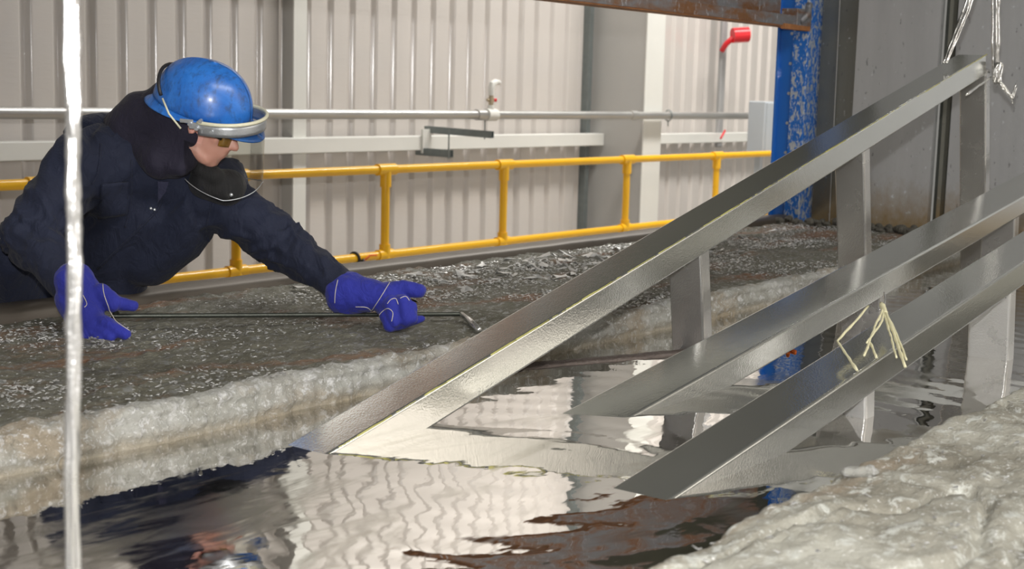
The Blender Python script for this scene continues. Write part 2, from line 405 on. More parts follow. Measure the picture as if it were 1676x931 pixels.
# ------------------------------------------------------------------ pipe on the wall
PY, PZ, PR = 6.87, 1.468, .034
pipe = thing('pipe', (9, PY, PZ), 'long galvanised pipe running level along the cladding above the yellow rail', 'pipe')
MB().tube((-2, PY, PZ), (17, PY, PZ), PR, 20).build('pipe_run', M['galv_pipe'], pipe, 'auto')
def xat(px, Y):  # X on a plane parallel to the wall seen along a picture column near the pipe's height
    d = RW @ Vector(((px - 838) / F, (188 - 465.5) / F, 1)); return d.x / d.y * Y
for px in (1036, 786):
    cx = xat(px, PY); MB().tube((cx - .05, PY, PZ), (cx + .05, PY, PZ), PR + .009, 20).build('coupling', M['galv_pipe'], pipe, 'auto')
tx = xat(803, PY)
tee = MB(); tee.tube((tx - .06, PY, PZ), (tx + .06, PY, PZ), PR + .014, 20); tee.tube((tx, PY, PZ), (tx, PY, PZ + .075), .026, 16)
tee.build('tee_fitting', M['white'], pipe, 'auto')
vlv = MB(); vlv.tube((tx, PY, PZ + .07), (tx, PY, PZ + .16), .019, 16); vlv.tube((tx, PY, PZ + .10), (tx, PY, PZ + .13), .027, 8)
vlv.tube((tx - .05, PY, PZ + .115), (tx, PY, PZ + .115), .010, 10)
vo = vlv.build('valve', M['brass'], pipe, 'auto')
MB().tube((tx + .02, PY, PZ + .115), (tx + .045, PY - .02, PZ + .115), .014, 10).build('valve_knob', M['red'], vo, 'auto')
el = MB(); el.path([(tx, PY, PZ + .15), (tx, PY, PZ + .20), (tx + .012, PY, PZ + .235), (tx + .05, PY, PZ + .255), (tx + .10, PY, PZ + .252)], [.022, .025, .028, .025, .018], 16)
el.build('elbow_spout', M['white'], pipe, 'auto')
for px in (1094,):
    cx = xat(px, PY); m = MB(); m.path([(cx, PY + .04 * math.cos(a), PZ + .05 * math.sin(a)) for a in [2 * PI * k / 16 for k in range(17)]], .006, 6)
    m.tube((cx, PY, PZ - .10), (cx, PY, PZ - .05), .006, 6); m.build('pipe_hanger', M['unistrut'], pipe, True)

# support channels under the pipe
br = thing('channel_bracket', (8.8, 7.3, 1.3), 'dull grey slotted channel arm bolted to the white wall rail below the pipe', 'bracket')
a, b = Vector((8.50, 7.40, 1.338)), Vector((8.60, 6.80, 1.318))
ax = (b - a).normalized(); up = Vector((0, 0, 1)); sd = ax.cross(up).normalized()
for nm, p, q, h in (('upper_channel', a, b, .05), ('lower_channel', Vector((8.42, 7.42, 1.165)), Vector((8.46, 7.09, 1.158)), .055)):
    m = MB(); c = (p + q) / 2; L = (q - p).length; axs = ((q - p).normalized(), sd, up)
    m.box(c + sd * .02, (L, .005, h), axs); m.box(c - sd * .02, (L, .005, h), axs); m.box(c - up * h / 2, (L, .045, .005), axs); m.box(p + (q - p).normalized() * .003, (.005, .04, h), axs)
    m.build(nm, M['unistrut'], br)
MB().tube((8.42, 7.09, 1.12), (8.42, 7.09, 1.35), .006, 8).build('threaded_rod', M['unistrut'], br)
MB().tube((8.59, PY, 1.28), (8.59, PY, PZ), .005, 8).build('threaded_rod', M['unistrut'], br)
MB().boxb((8.40, 7.34, 1.15), (8.50, 7.36, 1.34)).build('clamp_plate', M['white'], br)

# red call point on conduit, right of the big column
cd = thing('conduit', (13.2, 7.4, 1.2), 'thin grey vertical conduit on the cladding right of the big white column', 'conduit')
MB().boxb((13.17, 7.37, 1.12), (13.27, 7.42, 7.0)).build('conduit_body', M['conduit'], cd, bevel=.02)
rd = thing('warning_beacon', (13.4, 7.2, 2.3), 'red cylindrical beacon sticking out from the grey conduit', 'beacon')
m = MB(); m.tube((13.10, 7.22, 2.285), (13.23, 7.11, 2.30), .078, 20); m.build('beacon_lens', M['red'], rd, 'auto')
MB().path([(13.14, 7.36, 2.13), (13.12, 7.30, 2.2), (13.13, 7.22, 2.27)], .03, 10).build('beacon_bracket', M['red'], rd, True)
MB().path([(13.18, 7.30, 1.30), (13.06, 7.28, 1.22)], .012, 6).build('cable_end', M['red'], rd, True)
eb = thing('junction_box', (12.6, 6.5, 1.3), 'pale grey enclosure fixed just left of the blue column', 'enclosure')
MB().boxb((12.36, 6.42, 1.10), (12.62, 6.60, 1.62)).build('box_body', M['boxgrey'], eb, bevel=.01)
MB().boxb((12.46, 6.50, 0), (12.52, 6.56, 1.15)).build('box_stand', M['boxgrey'], eb)
MB().boxb((12.38, 6.40, 1.115), (12.60, 6.422, 1.605)).build('box_door', M['boxgrey'], eb, bevel=.004)

# ------------------------------------------------------------------ yellow guardrail
RY, RR = 6.3, .0285
gr = thing('guardrail', (8, RY, 0), 'yellow tubular guardrail with two rails behind the kettle', 'railing')
MB().tube((1.5, RY, 1.125), (12.45, RY, 1.125), RR, 20).build('top_rail', M['yellow'], gr, 'auto')
MB().tube((1.5, RY, .56), (12.45, RY, .56), RR, 20).build('mid_rail', M['yellow'], gr, 'auto')
for x0 in (1.75, 3.0, 4.25, 5.555, 6.845, 8.115, 9.76, 11.25):
    p = MB().tube((x0, RY, 0), (x0, RY, 1.10), RR, 20).build('post', M['yellow'], gr, 'auto')
    f = MB()
    f.tube((x0 - .085, RY, 1.125), (x0 + .085, RY, 1.125), RR + .010, 20); f.tube((x0, RY, 1.01), (x0, RY, 1.125), RR + .009, 20)
    f.build('rail_fitting', M['yellow'], p, 'auto')
    f = MB(); f.tube((x0 - .07, RY, .56), (x0 + .07, RY, .56), RR + .009, 20); f.tube((x0, RY, .49), (x0, RY, .63), RR + .009, 20)
    f.build('rail_fitting', M['yellow'], p, 'auto')
    MB().tube((x0, RY, 0), (x0, RY, .012), .07, 20).build('base_flange', M['yellow'], p, 'auto')
tie = thing('cable_tie', (6.58, RY, .56), 'black strap with a clear bottle cap and orange cord hanging on the mid rail', 'strap')
MB().path([(6.55 + .035 * k / 16, RY + (RR + .006) * math.cos(2 * PI * k / 16), .56 + (RR + .006) * math.sin(2 * PI * k / 16)) for k in range(17)], .010, 8).build('strap', M['hatdark'], tie, True)
MB().path([(6.60, RY - .03, .55), (6.62, RY - .04, .50), (6.65, RY - .04, .455), (6.68, RY - .03, .44), (6.71, RY - .03, .40)], .016, 8).build('strap_end', M['hatdark'], tie, True)
MB().path([(6.60, RY - .04, .54), (6.66, RY - .045, .575), (6.72, RY - .045, .57)], .007, 6).build('orange_cord', M['orange'], tie, True)

# ------------------------------------------------------------------ kettle: rims, walls, zinc
KX0, KX1 = -1.0, 7.45
ket = thing('galvanizing_kettle', (3, 2.4, 0), 'long rectangular zinc kettle with broad crusted steel rims', 'kettle')
MB().boxb((KX0, 3.66, 0), (KX1 + .1, 3.74, .925)).build('outer_wall', M['kettle'], ket)
MB().boxb((KX0, .10, 0), (KX1 + .1, .16, .90)).build('outer_wall', M['kettle'], ket)
MB().boxb((KX1 + .02, .10, 0), (KX1 + .1, 3.66, .925)).build('end_wall', M['kettle'], ket)
# far rim: cross profile from outer edge to lip and down into the zinc
prof = []
k = 130
for j in range(k + 1):
    yy = 3.68 - (3.68 - 2.53) * j / k; prof.append((yy, ZR, 1, 0))
for j in range(1, 6):
    a = PI / 2 * j / 5; prof.append((2.53 - .03 * math.sin(a), ZR - .02 + .02 * math.cos(a), 1, a))
for j in range(1, 14): prof.append((2.50 + .006 * math.sin(j), ZR - .02 - .11 * j / 13, .8, PI / 2))
nx = 1000; rows = []
for i in range(nx + 1):
    X = .3 + (KX1 - .3) * i / nx; row = []
    for (yy, zz, s, a) in prof:
        q = Vector((X, yy, zz))
        h = .010 * fbm(q * 3.2) + .0065 * fbm(q * 19 + Vector((9, 1, 3)), .8) + .012 * max(0, fbm(q * 8.5 + Vector((4, 0, 1))) - .25)
        wob = .018 * fbm(Vector((X * 2.2, 0, 5)))
        if a > .3: h += .006 * fbm(Vector((X * 30, yy * 3, zz * 9))) + .004 * noise.noise(Vector((X * 70, 0, zz * 16)))
        e = (yy - 3.45) / .23
        if e > 0 and X > 3: h += .018 * e * max(0, fbm(Vector((X * 5, 1, 2))) + .3)
        row.append((X, yy - h * math.sin(a) - (wob * (1 if a > 0 else max(0, 1 - (yy - 2.53) / .3))), zz + h * math.cos(a)))
    rows.append(row)
fr = grid('far_rim', rows, M['rim'], ket)
fr.data.materials.append(M['lip'])
npf = len(prof) - 1
for idx, p in enumerate(fr.data.polygons):
    if idx % npf >= k - 1: p.material_index = 1
tag(fr, 'broad far rim caked in rust and silvery zinc splashes')
# raised outer edge of the far rim
rows = []
for i in range(241):
    X = KX0 + (KX1 - KX0) * i / 240; row = []
    for (dy, dz) in ((-.045, -.02), (-.045, .022), (-.03, .036), (.0, .042), (.05, .042), (.07, .03), (.075, -.05)):
        row.append((X, 3.70 + dy, ZR + dz + .002 * fbm(Vector((X * 6, dy * 20, 0)))))
    rows.append(row)
M['rimedge'] = simple('smooth_worn_rim_edge', (.085, .072, .058), .45, .4, .3, 4, .15)
tag(grid('outer_rim_edge', rows, M['rimedge'], ket), 'smooth brown outer edge strip')
# near rim
rows = []; nprof = []
for j in range(13): nprof.append((1.10 - .005 * math.sin(j), ZR - .115 + .10 * j / 13, PI / 2))
for j in range(6):
    a = PI / 2 * (1 - j / 5); nprof.append((1.08 + .02 * math.sin(a), ZR - .02 + .02 * math.cos(a), a))
for j in range(1, 100): nprof.append((1.08 - .95 * j / 99, ZR, 0))
for i in range(521):
    X = .6 + (KX1 - .6) * i / 520; row = []
    for yy, zz, a in nprof:
        q = Vector((X, yy, zz))
        h = .012 * fbm(q * 3.1 + Vector((7, 7, 0))) + .008 * fbm(q * 15) + .014 * max(0, fbm(q * 6 + Vector((1, 8, 1))) - .2)
        cr = abs(fbm(Vector((X * .9 + 3, yy * 3.0, 2)), 1, 3))
        if a == 0 and cr < .045: h -= .030 * (1 - cr / .045)
        row.append((X, yy + h * math.sin(a) + .01 * fbm(Vector((X * 2, 0, 9))) * (1 if yy > .9 else 0), zz + h * math.cos(a)))
    rows.append(row)
tag(grid('near_rim', rows, M['near_rim'], ket), 'pale ash covered near rim')
rows = []
for i in range(25):
    X = KX1 - .14 + .14 * i / 24; row = []
    for j in range(130):
        yy = 1.0 + 2.7 * j / 129; q = Vector((X, yy, 1)); row.append((X - (.03 * fbm(q * 4) if i == 0 else 0), yy, (ZR - .1 if i == 0 else ZR) + .02 * fbm(q * 7)))
    rows.append(row)
grid('end_rim', rows, M['rim'], ket)
zs = []
tag(MB().boxb((KX0, 1.0, .3), (KX1, 2.6, ZZ)).build('molten_zinc', M['zinc']), 'mirror-bright molten zinc surface filling the kettle', 'molten metal')

# ------------------------------------------------------------------ end enclosure, blue column, rusty beam, hood
EX = 7.45
enc = thing('enclosure_wall', (EX, 2.6, .95), 'tall zinc-splashed steel end wall of the enclosure beyond the kettle', 'wall panel')
def plate(y0, y1, x0, x1, nm, mat, z0=.93, z1=4.2):
    m = MB(); vs = [(x0, y0, z0), (x1, y1, z0), (x1, y1, z1), (x0, y0, z1)]
    vs += [(a + .05, b, c) for a, b, c in vs]
    m.add(vs, [(0, 1, 2, 3), (7, 6, 5, 4), (0, 4, 5, 1), (1, 5, 6, 2), (2, 6, 7, 3), (3, 7, 4, 0)])
    return m.build(nm, mat, enc)
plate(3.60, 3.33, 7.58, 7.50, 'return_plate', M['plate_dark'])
MB().tube((7.535, 3.465, .95), (7.535, 3.50, 4.2), .003, 6).build('weld_line', M['flake'], enc)
MB().tube((7.492, 3.33, .95), (7.492, 3.335, 4.2), .005, 6).build('plate_edge', M['galv_post'], enc)
plate(3.325, 2.855, 7.45, 7.45, 'wall_plate', M['plate'])
plate(2.855, 2.76, 7.53, 7.53, 'recess_plate', M['recess'])
MB().boxb((7.47, 2.795, .95), (7.53, 2.815, 4.2)).build('recess_bar', M['plate_dark'], enc)
plate(2.765, .6, 7.46, 7.46, 'wall_plate', M['plate'])
bc = thing('blue_column', (7.5, 3.75, .9), 'blue painted steel column splashed with zinc at the end of the rim', 'column')
MB().boxb((7.44, 3.615, .90), (7.62, 3.71, 4.4)).build('splashed_face', M['bluesplat'], bc, bevel=.004)
MB().boxb((7.46, 3.70, .90), (7.60, 3.80, 4.4)).build('column_flange', M['blue'], bc, bevel=.004)
MB().boxb((7.435, 3.795, .90), (7.50, 3.808, 4.4)).build('flange_lip', M['blue'], bc, bevel=.002)
for zz in (1.35, 1.52, 1.69, 1.86, 2.03):
    MB().tube((7.452, 3.725, zz), (7.461, 3.725, zz), .009, 12).build('rivet', M['alu'], bc, 'auto')
rb = thing('rusty_beam', (5, 3.7, 2.1), 'rusty zinc-spotted channel beam running above the far rim to the blue column', 'beam')
MB().boxb((-1, 3.70, 2.075), (7.25, 3.715, 2.42)).build('beam_web', M['rust'], rb)
MB().boxb((-1, 3.62, 2.055), (7.30, 3.72, 2.075)).build('beam_flange', M['rustedge'], rb, bevel=.003)
MB().boxb((-1, 3.615, 2.062), (7.30, 3.64, 2.12)).build('flange_lip', M['rust'], rb)
MB().boxb((7.12, 3.60, 2.04), (7.43, 3.63, 2.07)).build('end_bracket', M['rustedge'], rb, bevel=.003)
MB().boxb((7.26, 3.60, 2.05), (7.44, 3.70, 2.16)).build('end_bracket', M['rust'], rb, bevel=.004)
MB().path([(7.30, 3.60, 2.09), (7.36, 3.59, 2.13), (7.40, 3.60, 2.19)], .02, 8).build('rusty_hook', M['rust'], rb, True)
hd = thing('extraction_hood', (3, 2.5, 3.5), 'dark enclosure hood above the kettle', 'hood')
MB().boxb((-1, 3.72, 2.30), (7.4, 3.75, 4.3)).build('hood_side', M['hood_olive'], hd)
MB().boxb((-1, 1.0, 4.25), (7.6, 3.75, 4.3)).build('hood_roof', M['hood'], hd)

# ash lumps heaped at foot of the end wall
m = MB()
for i in range(260):
    yy = random.uniform(1.3, 3.7); r = random.uniform(.008, .028)
    c = Vector((7.38 + random.uniform(-.12, .06), yy, ZR + random.uniform(.0, .03)))
    axs = (Vector((1, 0, 0)), Vector((0, 1, 0)), Vector((0, 0, 1)))
    m.ell(c, axs, (r, r * random.uniform(.7, 1.5), r * random.uniform(.6, 1.1)), 7, 5)
tag(m.build('ash_lumps', M['ash']), 'dark crust of ash lumps heaped along the foot of the end wall', 'ash', kind='stuff')

# flakes of zinc on the rims
def flakes(name, n, place, mat, label, smin, smax, lift=.012):
    m = MB()
    for i in range(n):
        X, Y, s = place(); s *= random.uniform(smin, smax); a = random.uniform(0, 2 * PI)
        u = Vector((math.cos(a), math.sin(a), random.uniform(-.25, .35))); v = Vector((-math.sin(a), math.cos(a), random.uniform(-.3, .3))) * random.uniform(.25, .7)
        c = Vector((X, Y, ZR + random.uniform(.002, lift)))
        p = [c - u * s - v * s * .4, c - u * s * .3 + v * s, c + u * s * .6 + v * s * .6 + Vector((0, 0, s * .3)), c + u * s * 1.1 - v * s * .2, c + u * s * .2 - v * s * .9]
        q = [x - Vector((0, 0, .0012)) for x in p]
        m.add(p + q, [(0, 1, 2, 4), (2, 3, 4), (5, 9, 7, 6), (7, 9, 8), (0, 5, 6, 1), (1, 6, 7, 2), (2, 7, 8, 3), (3, 8, 9, 4), (4, 9, 5, 0)])
    o = m.build(name, mat); return tag(o, label, 'metal flakes', kind='stuff')
def pl_far():
    while True:
        X = random.uniform(.9, 7.4); Y = random.uniform(2.52, 3.62)
        d = fbm(Vector((X * 1.6, Y * 2.4, 3))) + (.35 if (Y > 3.05 and X > 3.6) else 0) + (.1 if X < 3 else 0)
        if d > random.uniform(-.15, .7): return X, Y, 1.0 + .8 * max(0, d)
flakes('zinc_flakes', 11000, pl_far, M['flake'], 'fine silvery zinc flakes scattered all over the far rim', .0012, .0062)
def pl_big():
    return random.gauss(4.9, .55), random.uniform(3.05, 3.55), 1
flakes('zinc_skimmings', 130, pl_big, M['flake'], 'larger curled zinc skimmings on the far rim behind the long beam', .014, .042, .02)
def pl_near(): return random.uniform(1.6, 5), random.uniform(.4, 1.07), 1
flakes('near_rim_flakes', 420, pl_near, M['flake'], 'out-of-focus pale zinc flakes on the near rim', .002, .008)
for (X, Y, s, nm) in ((2.50, 1.055, .036, ''),):
    m = MB(); m.ell((X, Y, ZR + .01), (Vector((.8, -.6, 0)), Vector((.6, .8, 0)), Vector((0, 0, 1))), (s, s * .4, s * .3), 24, 14); m.v = [v_ + (v_ - Vector((X, Y, ZR))) * .7 * noise.noise(v_ * 45) for v_ in m.v]
    tag(m.build('zinc_lump', M['lip'], smooth=True), 'pale zinc lump on the near rim beside the molten zinc', 'zinc lump')
for (x0, y0, x1, y1, lb) in ((5.03, 3.10, 5.20, 3.06, 'left of the post'), (5.3, 2.98, 5.9, 2.82, 'right of the post')):
    pass

# dross skin and orange flecks at the zinc surface
m = MB(); pts = []
for i in range(30):
    t = i / 29; X = 3.22 + .85 * t; Y = 2.47 - .34 * t
    wd = .030 + .012 * fbm(Vector((t * 7, 0, 0)))
    pts.append(((X - wd * .4, Y - wd, ZZ + .001), (X, Y, ZZ + .012 + .006 * fbm(Vector((t * 20, 1, 0)))), (X + wd * .5, Y + wd, ZZ + .001)))
o = grid('dross_strip', [list(r) for r in pts], M['dross']); tag(o, 'narrow dark strip of dross floating beyond the long beam', 'dross')
sm = o.modifiers.new('solid', 'SOLIDIFY'); sm.thickness = .006
for (X, Y, lb) in ((4.05, 1.99, 'orange flecks at the zinc surface between middle and near beams'), (3.385, 1.47, 'orange flecks at the zinc surface below the near beam')):
    t = thing('orange_flecks', (X, Y, ZZ), lb, 'residue')
    for i in range(7):
        m = MB(); m.ell((X + random.uniform(-.04, .05), Y + random.uniform(-.02, .02), ZZ + .003), (Vector((1, 0, 0)), Vector((0, 1, 0)), Vector((0, 0, 1))), (random.uniform(.006, .014), .007, .006), 8, 5)
        m.build('fleck', M['orange'], t, True)

# ------------------------------------------------------------------ three galvanised frames
def chord(name, parent, p0, p1, y0, y1, h, roll=0, mat='galv'):
    """box section chord; p0,p1 = (X,Z) of the top face"""
    a = Vector((p0[0], 0, p0[1])); b = Vector((p1[0], 0, p1[1])); d = (b - a).normalized(); nrm = Vector((-d.z, 0, d.x))
    m = MB(); vs = []
    for P_ in (a, b):
        for yy, dn in ((y0, roll), (y1, 0)):
            vs.append(P_ + Vector((0, yy, 0)) - nrm * dn); vs.append(P_ + Vector((0, yy, 0)) - nrm * (h + dn * .5))
    m.add(vs, [(0, 2, 3, 1), (4, 5, 7, 6), (0, 4, 6, 2), (1, 3, 7, 5), (0, 1, 5, 4), (2, 6, 7, 3)])
    return m.build(name, M[mat], parent, bevel=.008, seg=3)
def fpost(parent, x_top, z_top, lean, y0, y1, wx=.058, zb=.45, mat='galv_dark'):
    d = Vector((lean, 0, -1)).normalized(); L = (z_top - zb) / -d.z
    a = Vector((x_top, (y0 + y1) / 2, z_top)); c = a + d * L / 2 + Vector((wx / 2, 0, 0))
    X = Vector((1, 0, 0)); X = (X - d * X.dot(d)).normalized()
    m = MB().box(c, (wx, y1 - y0, L), (X, Vector((0, 1, 0)), d))
    return m.build('post', M[mat], parent, bevel=.008, seg=3)
def line(p, q, X): return p[1] + (q[1] - p[1]) * (X - p[0]) / (q[0] - p[0])
def bottom_chord(parent, X0, X1, y0, y1):
    MB().boxb((X0, y0, .38), (X1, y1, .46)).build('bottom_rail', M['galv_post'], parent, bevel=.008)
A0, A1 = (1.70, .739), (6.20, 1.877)
fa = thing('steel_frame', (2.2, 2.22, ZZ), 'largest galvanised box-section frame, its long top beam rising highest from the zinc', 'steel frame', 'freshly dipped galvanised frames')
chord('top_beam', fa, A0, A1, 2.16, 2.29, .090)
for xf, ln in ((3.79, .16), (4.97, .20), (6.225, .20)):
    xx = xf; fpost(fa, xx, line(A0, A1, xx) - .07, ln, 2.165, 2.285)
bottom_chord(fa, 1.8, 6.5, 2.165, 2.285)
m = MB(); rf = random.Random(3); xx = 2.12
while xx < 6.1:
    L_ = rf.uniform(.03, .16); r_q = rf.uniform(.0014, .0030)
    m.path([(xx + L_ * q / 4, 2.1635, line(A0, A1, xx + L_ * q / 4) - .0035 + rf.uniform(-.001, .001)) for q in range(5)], r_q, 6); xx += L_ + rf.uniform(-.01, .035)
m.build('flux_edge', M['seal'], fa, True)
B0, B1 = (2.2, .762), (6.9, 1.441)
fb = thing('steel_frame', (2.9, 1.94, ZZ), 'middle galvanised frame, its beam crossing behind the tangle of pale wires', 'steel frame', 'freshly dipped galvanised frames')
chord('top_beam', fb, B0, B1, 1.865, 2.02, .085, roll=.012)
for xf in (4.50, 5.85): fpost(fb, xf, line(B0, B1, xf) - .07, .1, 1.87, 2.01)
bottom_chord(fb, 2.4, 6.9, 1.87, 2.01)
C0, C1 = (1.9, .786), (5.6, 1.330)
fc = thing('steel_frame', (2.38, 1.48, ZZ), 'nearest galvanised frame, its beam entering the zinc closest to the crusted near rim', 'steel frame', 'freshly dipped galvanised frames')
chord('top_beam', fc, C0, C1, 1.408, 1.549, .082)
for xf in (3.35, 4.43, 5.45): fpost(fc, xf, line(C0, C1, xf) - .07, .12, 1.412, 1.545, mat='galv_post')
bottom_chord(fc, 2.0, 5.55, 1.412, 1.545)

# ------------------------------------------------------------------ hanging wires
def strand(pts, r, amp=.002, n=8, sub=14, seed=0):
    out = []; rr = []
    for i in range(len(pts) - 1):
        a, b = Vector(pts[i]), Vector(pts[i + 1])
        for k in range(sub + (i == len(pts) - 2)):
            t = k / sub; p = a.lerp(b, t)
            o = Vector((fbm(p * 13 + Vector((seed, 0, 0))), fbm(p * 13 + Vector((0, seed, 5))), 0)) * amp
            out.append(p + o); rr.append(r * (1 + .5 * fbm(p * 40 + Vector((seed * 3, 0, 0)))))
    return out, rr
def bundle(name, pts, n, r, spread, label, grp=None):
    t = thing(name, pts[-1], label, 'wire', grp)
    for i in range(n):
        a = 2 * PI * i / n; off = Vector((math.cos(a), math.sin(a), 0)) * spread
        P_, R_ = strand([Vector(p) + off * (1 if j not in (0,) else .6) for j, p in enumerate(pts)], r, .003, 8, 16, i * 3.1)
        MB().path(P_, R_, 8).build('wire_strand', M['wire'], t, True)
    return t
bundle('hanging_wire', [(5.90, 2.23, 1.83), (6.08, 2.22, 2.06), (6.30, 2.2, 2.5), (6.35, 2.2, 4.24)], 5, .005, .013, 'left doubled hanging wire holding the upper end of the largest frame', 'hanging wires at the frame end')
bundle('hanging_wire', [(6.30, 2.15, 1.80), (6.28, 2.15, 1.92), (6.26, 2.16, 2.15), (6.28, 2.18, 4.24)], 5, .0055, .014, 'right hanging wire knotted round the very tip of the largest frame', 'hanging wires at the frame end')
bundle('foreground_wire', [(.957, 1.365, .50), (.9535, 1.365, 1.2), (.960, 1.362, 1.5), (.960, 1.362, 1.62), (.963, 1.365, 1.8), (.965, 1.365, 4.24)], 6, .0042, .0052, 'thick white zinc-coated wire hanging blurred in the left foreground')
kn = thing('wire_knot', (6.33, 2.1, 1.82), 'twisted zinc-clotted wire knot with frayed tail at the tip of the largest frame', 'wire')
rnd = random.Random(4)
for i in range(5):
    c = Vector((6.265, 2.125, 1.80)); P_ = []
    for k in range(22):
        a = 2 * PI * k / 21 + i; P_.append(c + Vector((.022 * math.cos(a) + rnd.uniform(-.004, .004), .012 * math.sin(i + a), .045 * math.sin(a))))
    MB().path(P_, .0055, 7).build('knot_loop', M['wire'], kn, True)
for i in range(5):
    P_ = [Vector((6.265, 2.12, 1.765))]
    for k in range(1, 9): P_.append(P_[-1] + Vector((.008, -.005, -.008 + .004 * math.sin(k + i))) + Vector((rnd.uniform(-.006, .006),) * 3))
    for k in range(3): P_.append(P_[-1] + Vector((.003, -.004, .018 if i < 3 else -.012)))
    MB().path(P_, [.006] * 9 + [.004, .003, .002], 6).build('frayed_tail', M['wire'], kn, True)
for i in range(2):
    a, b = (6.25, 2.15, 1.780), (5.98, 2.158, 1.700 - .003 * i)
    P_, R_ = strand([a, b], .005, .004, 8, 10, i); MB().path(P_, R_, 7).build('wrap_strand', M['wire'], kn, True)

# tangle of pale dross-coated wires hanging between middle and near frame
tg = thing('wire_tangle', at(1447, 505, 3.95), 'tangle of pale yellow coated wires draped over the nearest beam', 'wire')
D = 3.86
for pts, r in (([(1422, 501), (1370, 558), (1404, 606)], .0042), ([(1446, 503), (1432, 535), (1414, 582)], .0042), ([(1447, 508), (1444, 525), (1419, 561)], .0038),
               ([(1424, 559), (1436, 585)], .0042), ([(1448, 505), (1464, 550), (1481, 600)], .005), ([(1450, 512), (1467, 548), (1484, 589)], .004),
               ([(1447, 511), (1457, 548), (1467, 585)], .004), ([(1443, 497), (1450, 512)], .008), ([(1421, 501), (1440, 507)], .002), ([(1447, 478), (1447, 505)], .003)):
    P_, R_ = strand([at(x, y, D - .0038 * (y - 500)) for x, y in pts], r, .003, 8, 8, pts[0][0])
    MB().path(P_, [q_ * .8 for q_ in R_], 8).build('wire_piece', M['stick'] if r > .0032 else M['wire'], tg, True)

# ------------------------------------------------------------------ skimming rod
rod = thing('skimming_rod', at(480, 516, 4.25), 'long thin dark steel rod held over the rim in both gloves', 'rod')
ra, rb_ = at(182, 517, 4.02), at(756, 514, 4.37)
MB().tube(ra, rb_, .0068, 12).build('rod_shaft', M['rod'], rod, 'auto')
MB().path([at(190, 488, 4.02), at(186, 505, 4.02), at(192, 517, 4.03)], .009, 10).build('rod_handle', M['rod'], rod, True)
tp = [at(755, 514, 4.37), at(768, 524, 4.30), at(784, 540, 4.17)]
MB().path(tp, [.008, .0095, .009], 8).build('scraper_tip', M['wire'], rod, True)

# ------------------------------------------------------------------ worker
K = dict(RS=at(128, 272, 4.27), RE=at(52, 388, 4.17), RW=at(112, 470, 4.05), LS=at(350, 322, 4.42), LE=at(465, 402, 4.40), LW=at(560, 470, 4.27),
         NB=at(228, 250, 4.42), CH=at(235, 335, 4.47), BE=at(150, 440, 4.60), PE=at(100, 560, 4.78), HD=at(322, 185, 4.27))
zf = .0
hipL = K['PE'] + Vector((.12, -.02, -.05)); hipR = K['PE'] + Vector((-.10, .0, -.05))
def leg_pts(h, dx): return (h, Vector((h.x + dx, h.y + .02, .48)), Vector((h.x + dx, h.y + .10, .09)))
pr = thing('person', (K['PE'].x, K['PE'].y, 0), 'worker in navy coverall, blue hard hat, face shield and gauntlets leaning over the rim', 'person')
# head frame
hu = vdir(.30, -.86, -.41); hf = vdir(.94, .34, -.05); hf = (hf - hu * hf.dot(hu)).normalized(); hr = hf.cross(hu).normalized()
H0 = K['HD']
fdn = vdir(-.33, .90, .20); ff = vdir(.92, .34, -.12); ff = (ff - fdn * ff.dot(fdn)).normalized(); fs_ = fdn.cross(ff).normalized()
def fp(a, b, c): return FC + ff * a + fdn * b + fs_ * c   # face frame: forward, down, side
FC = at(335, 206, 4.25)
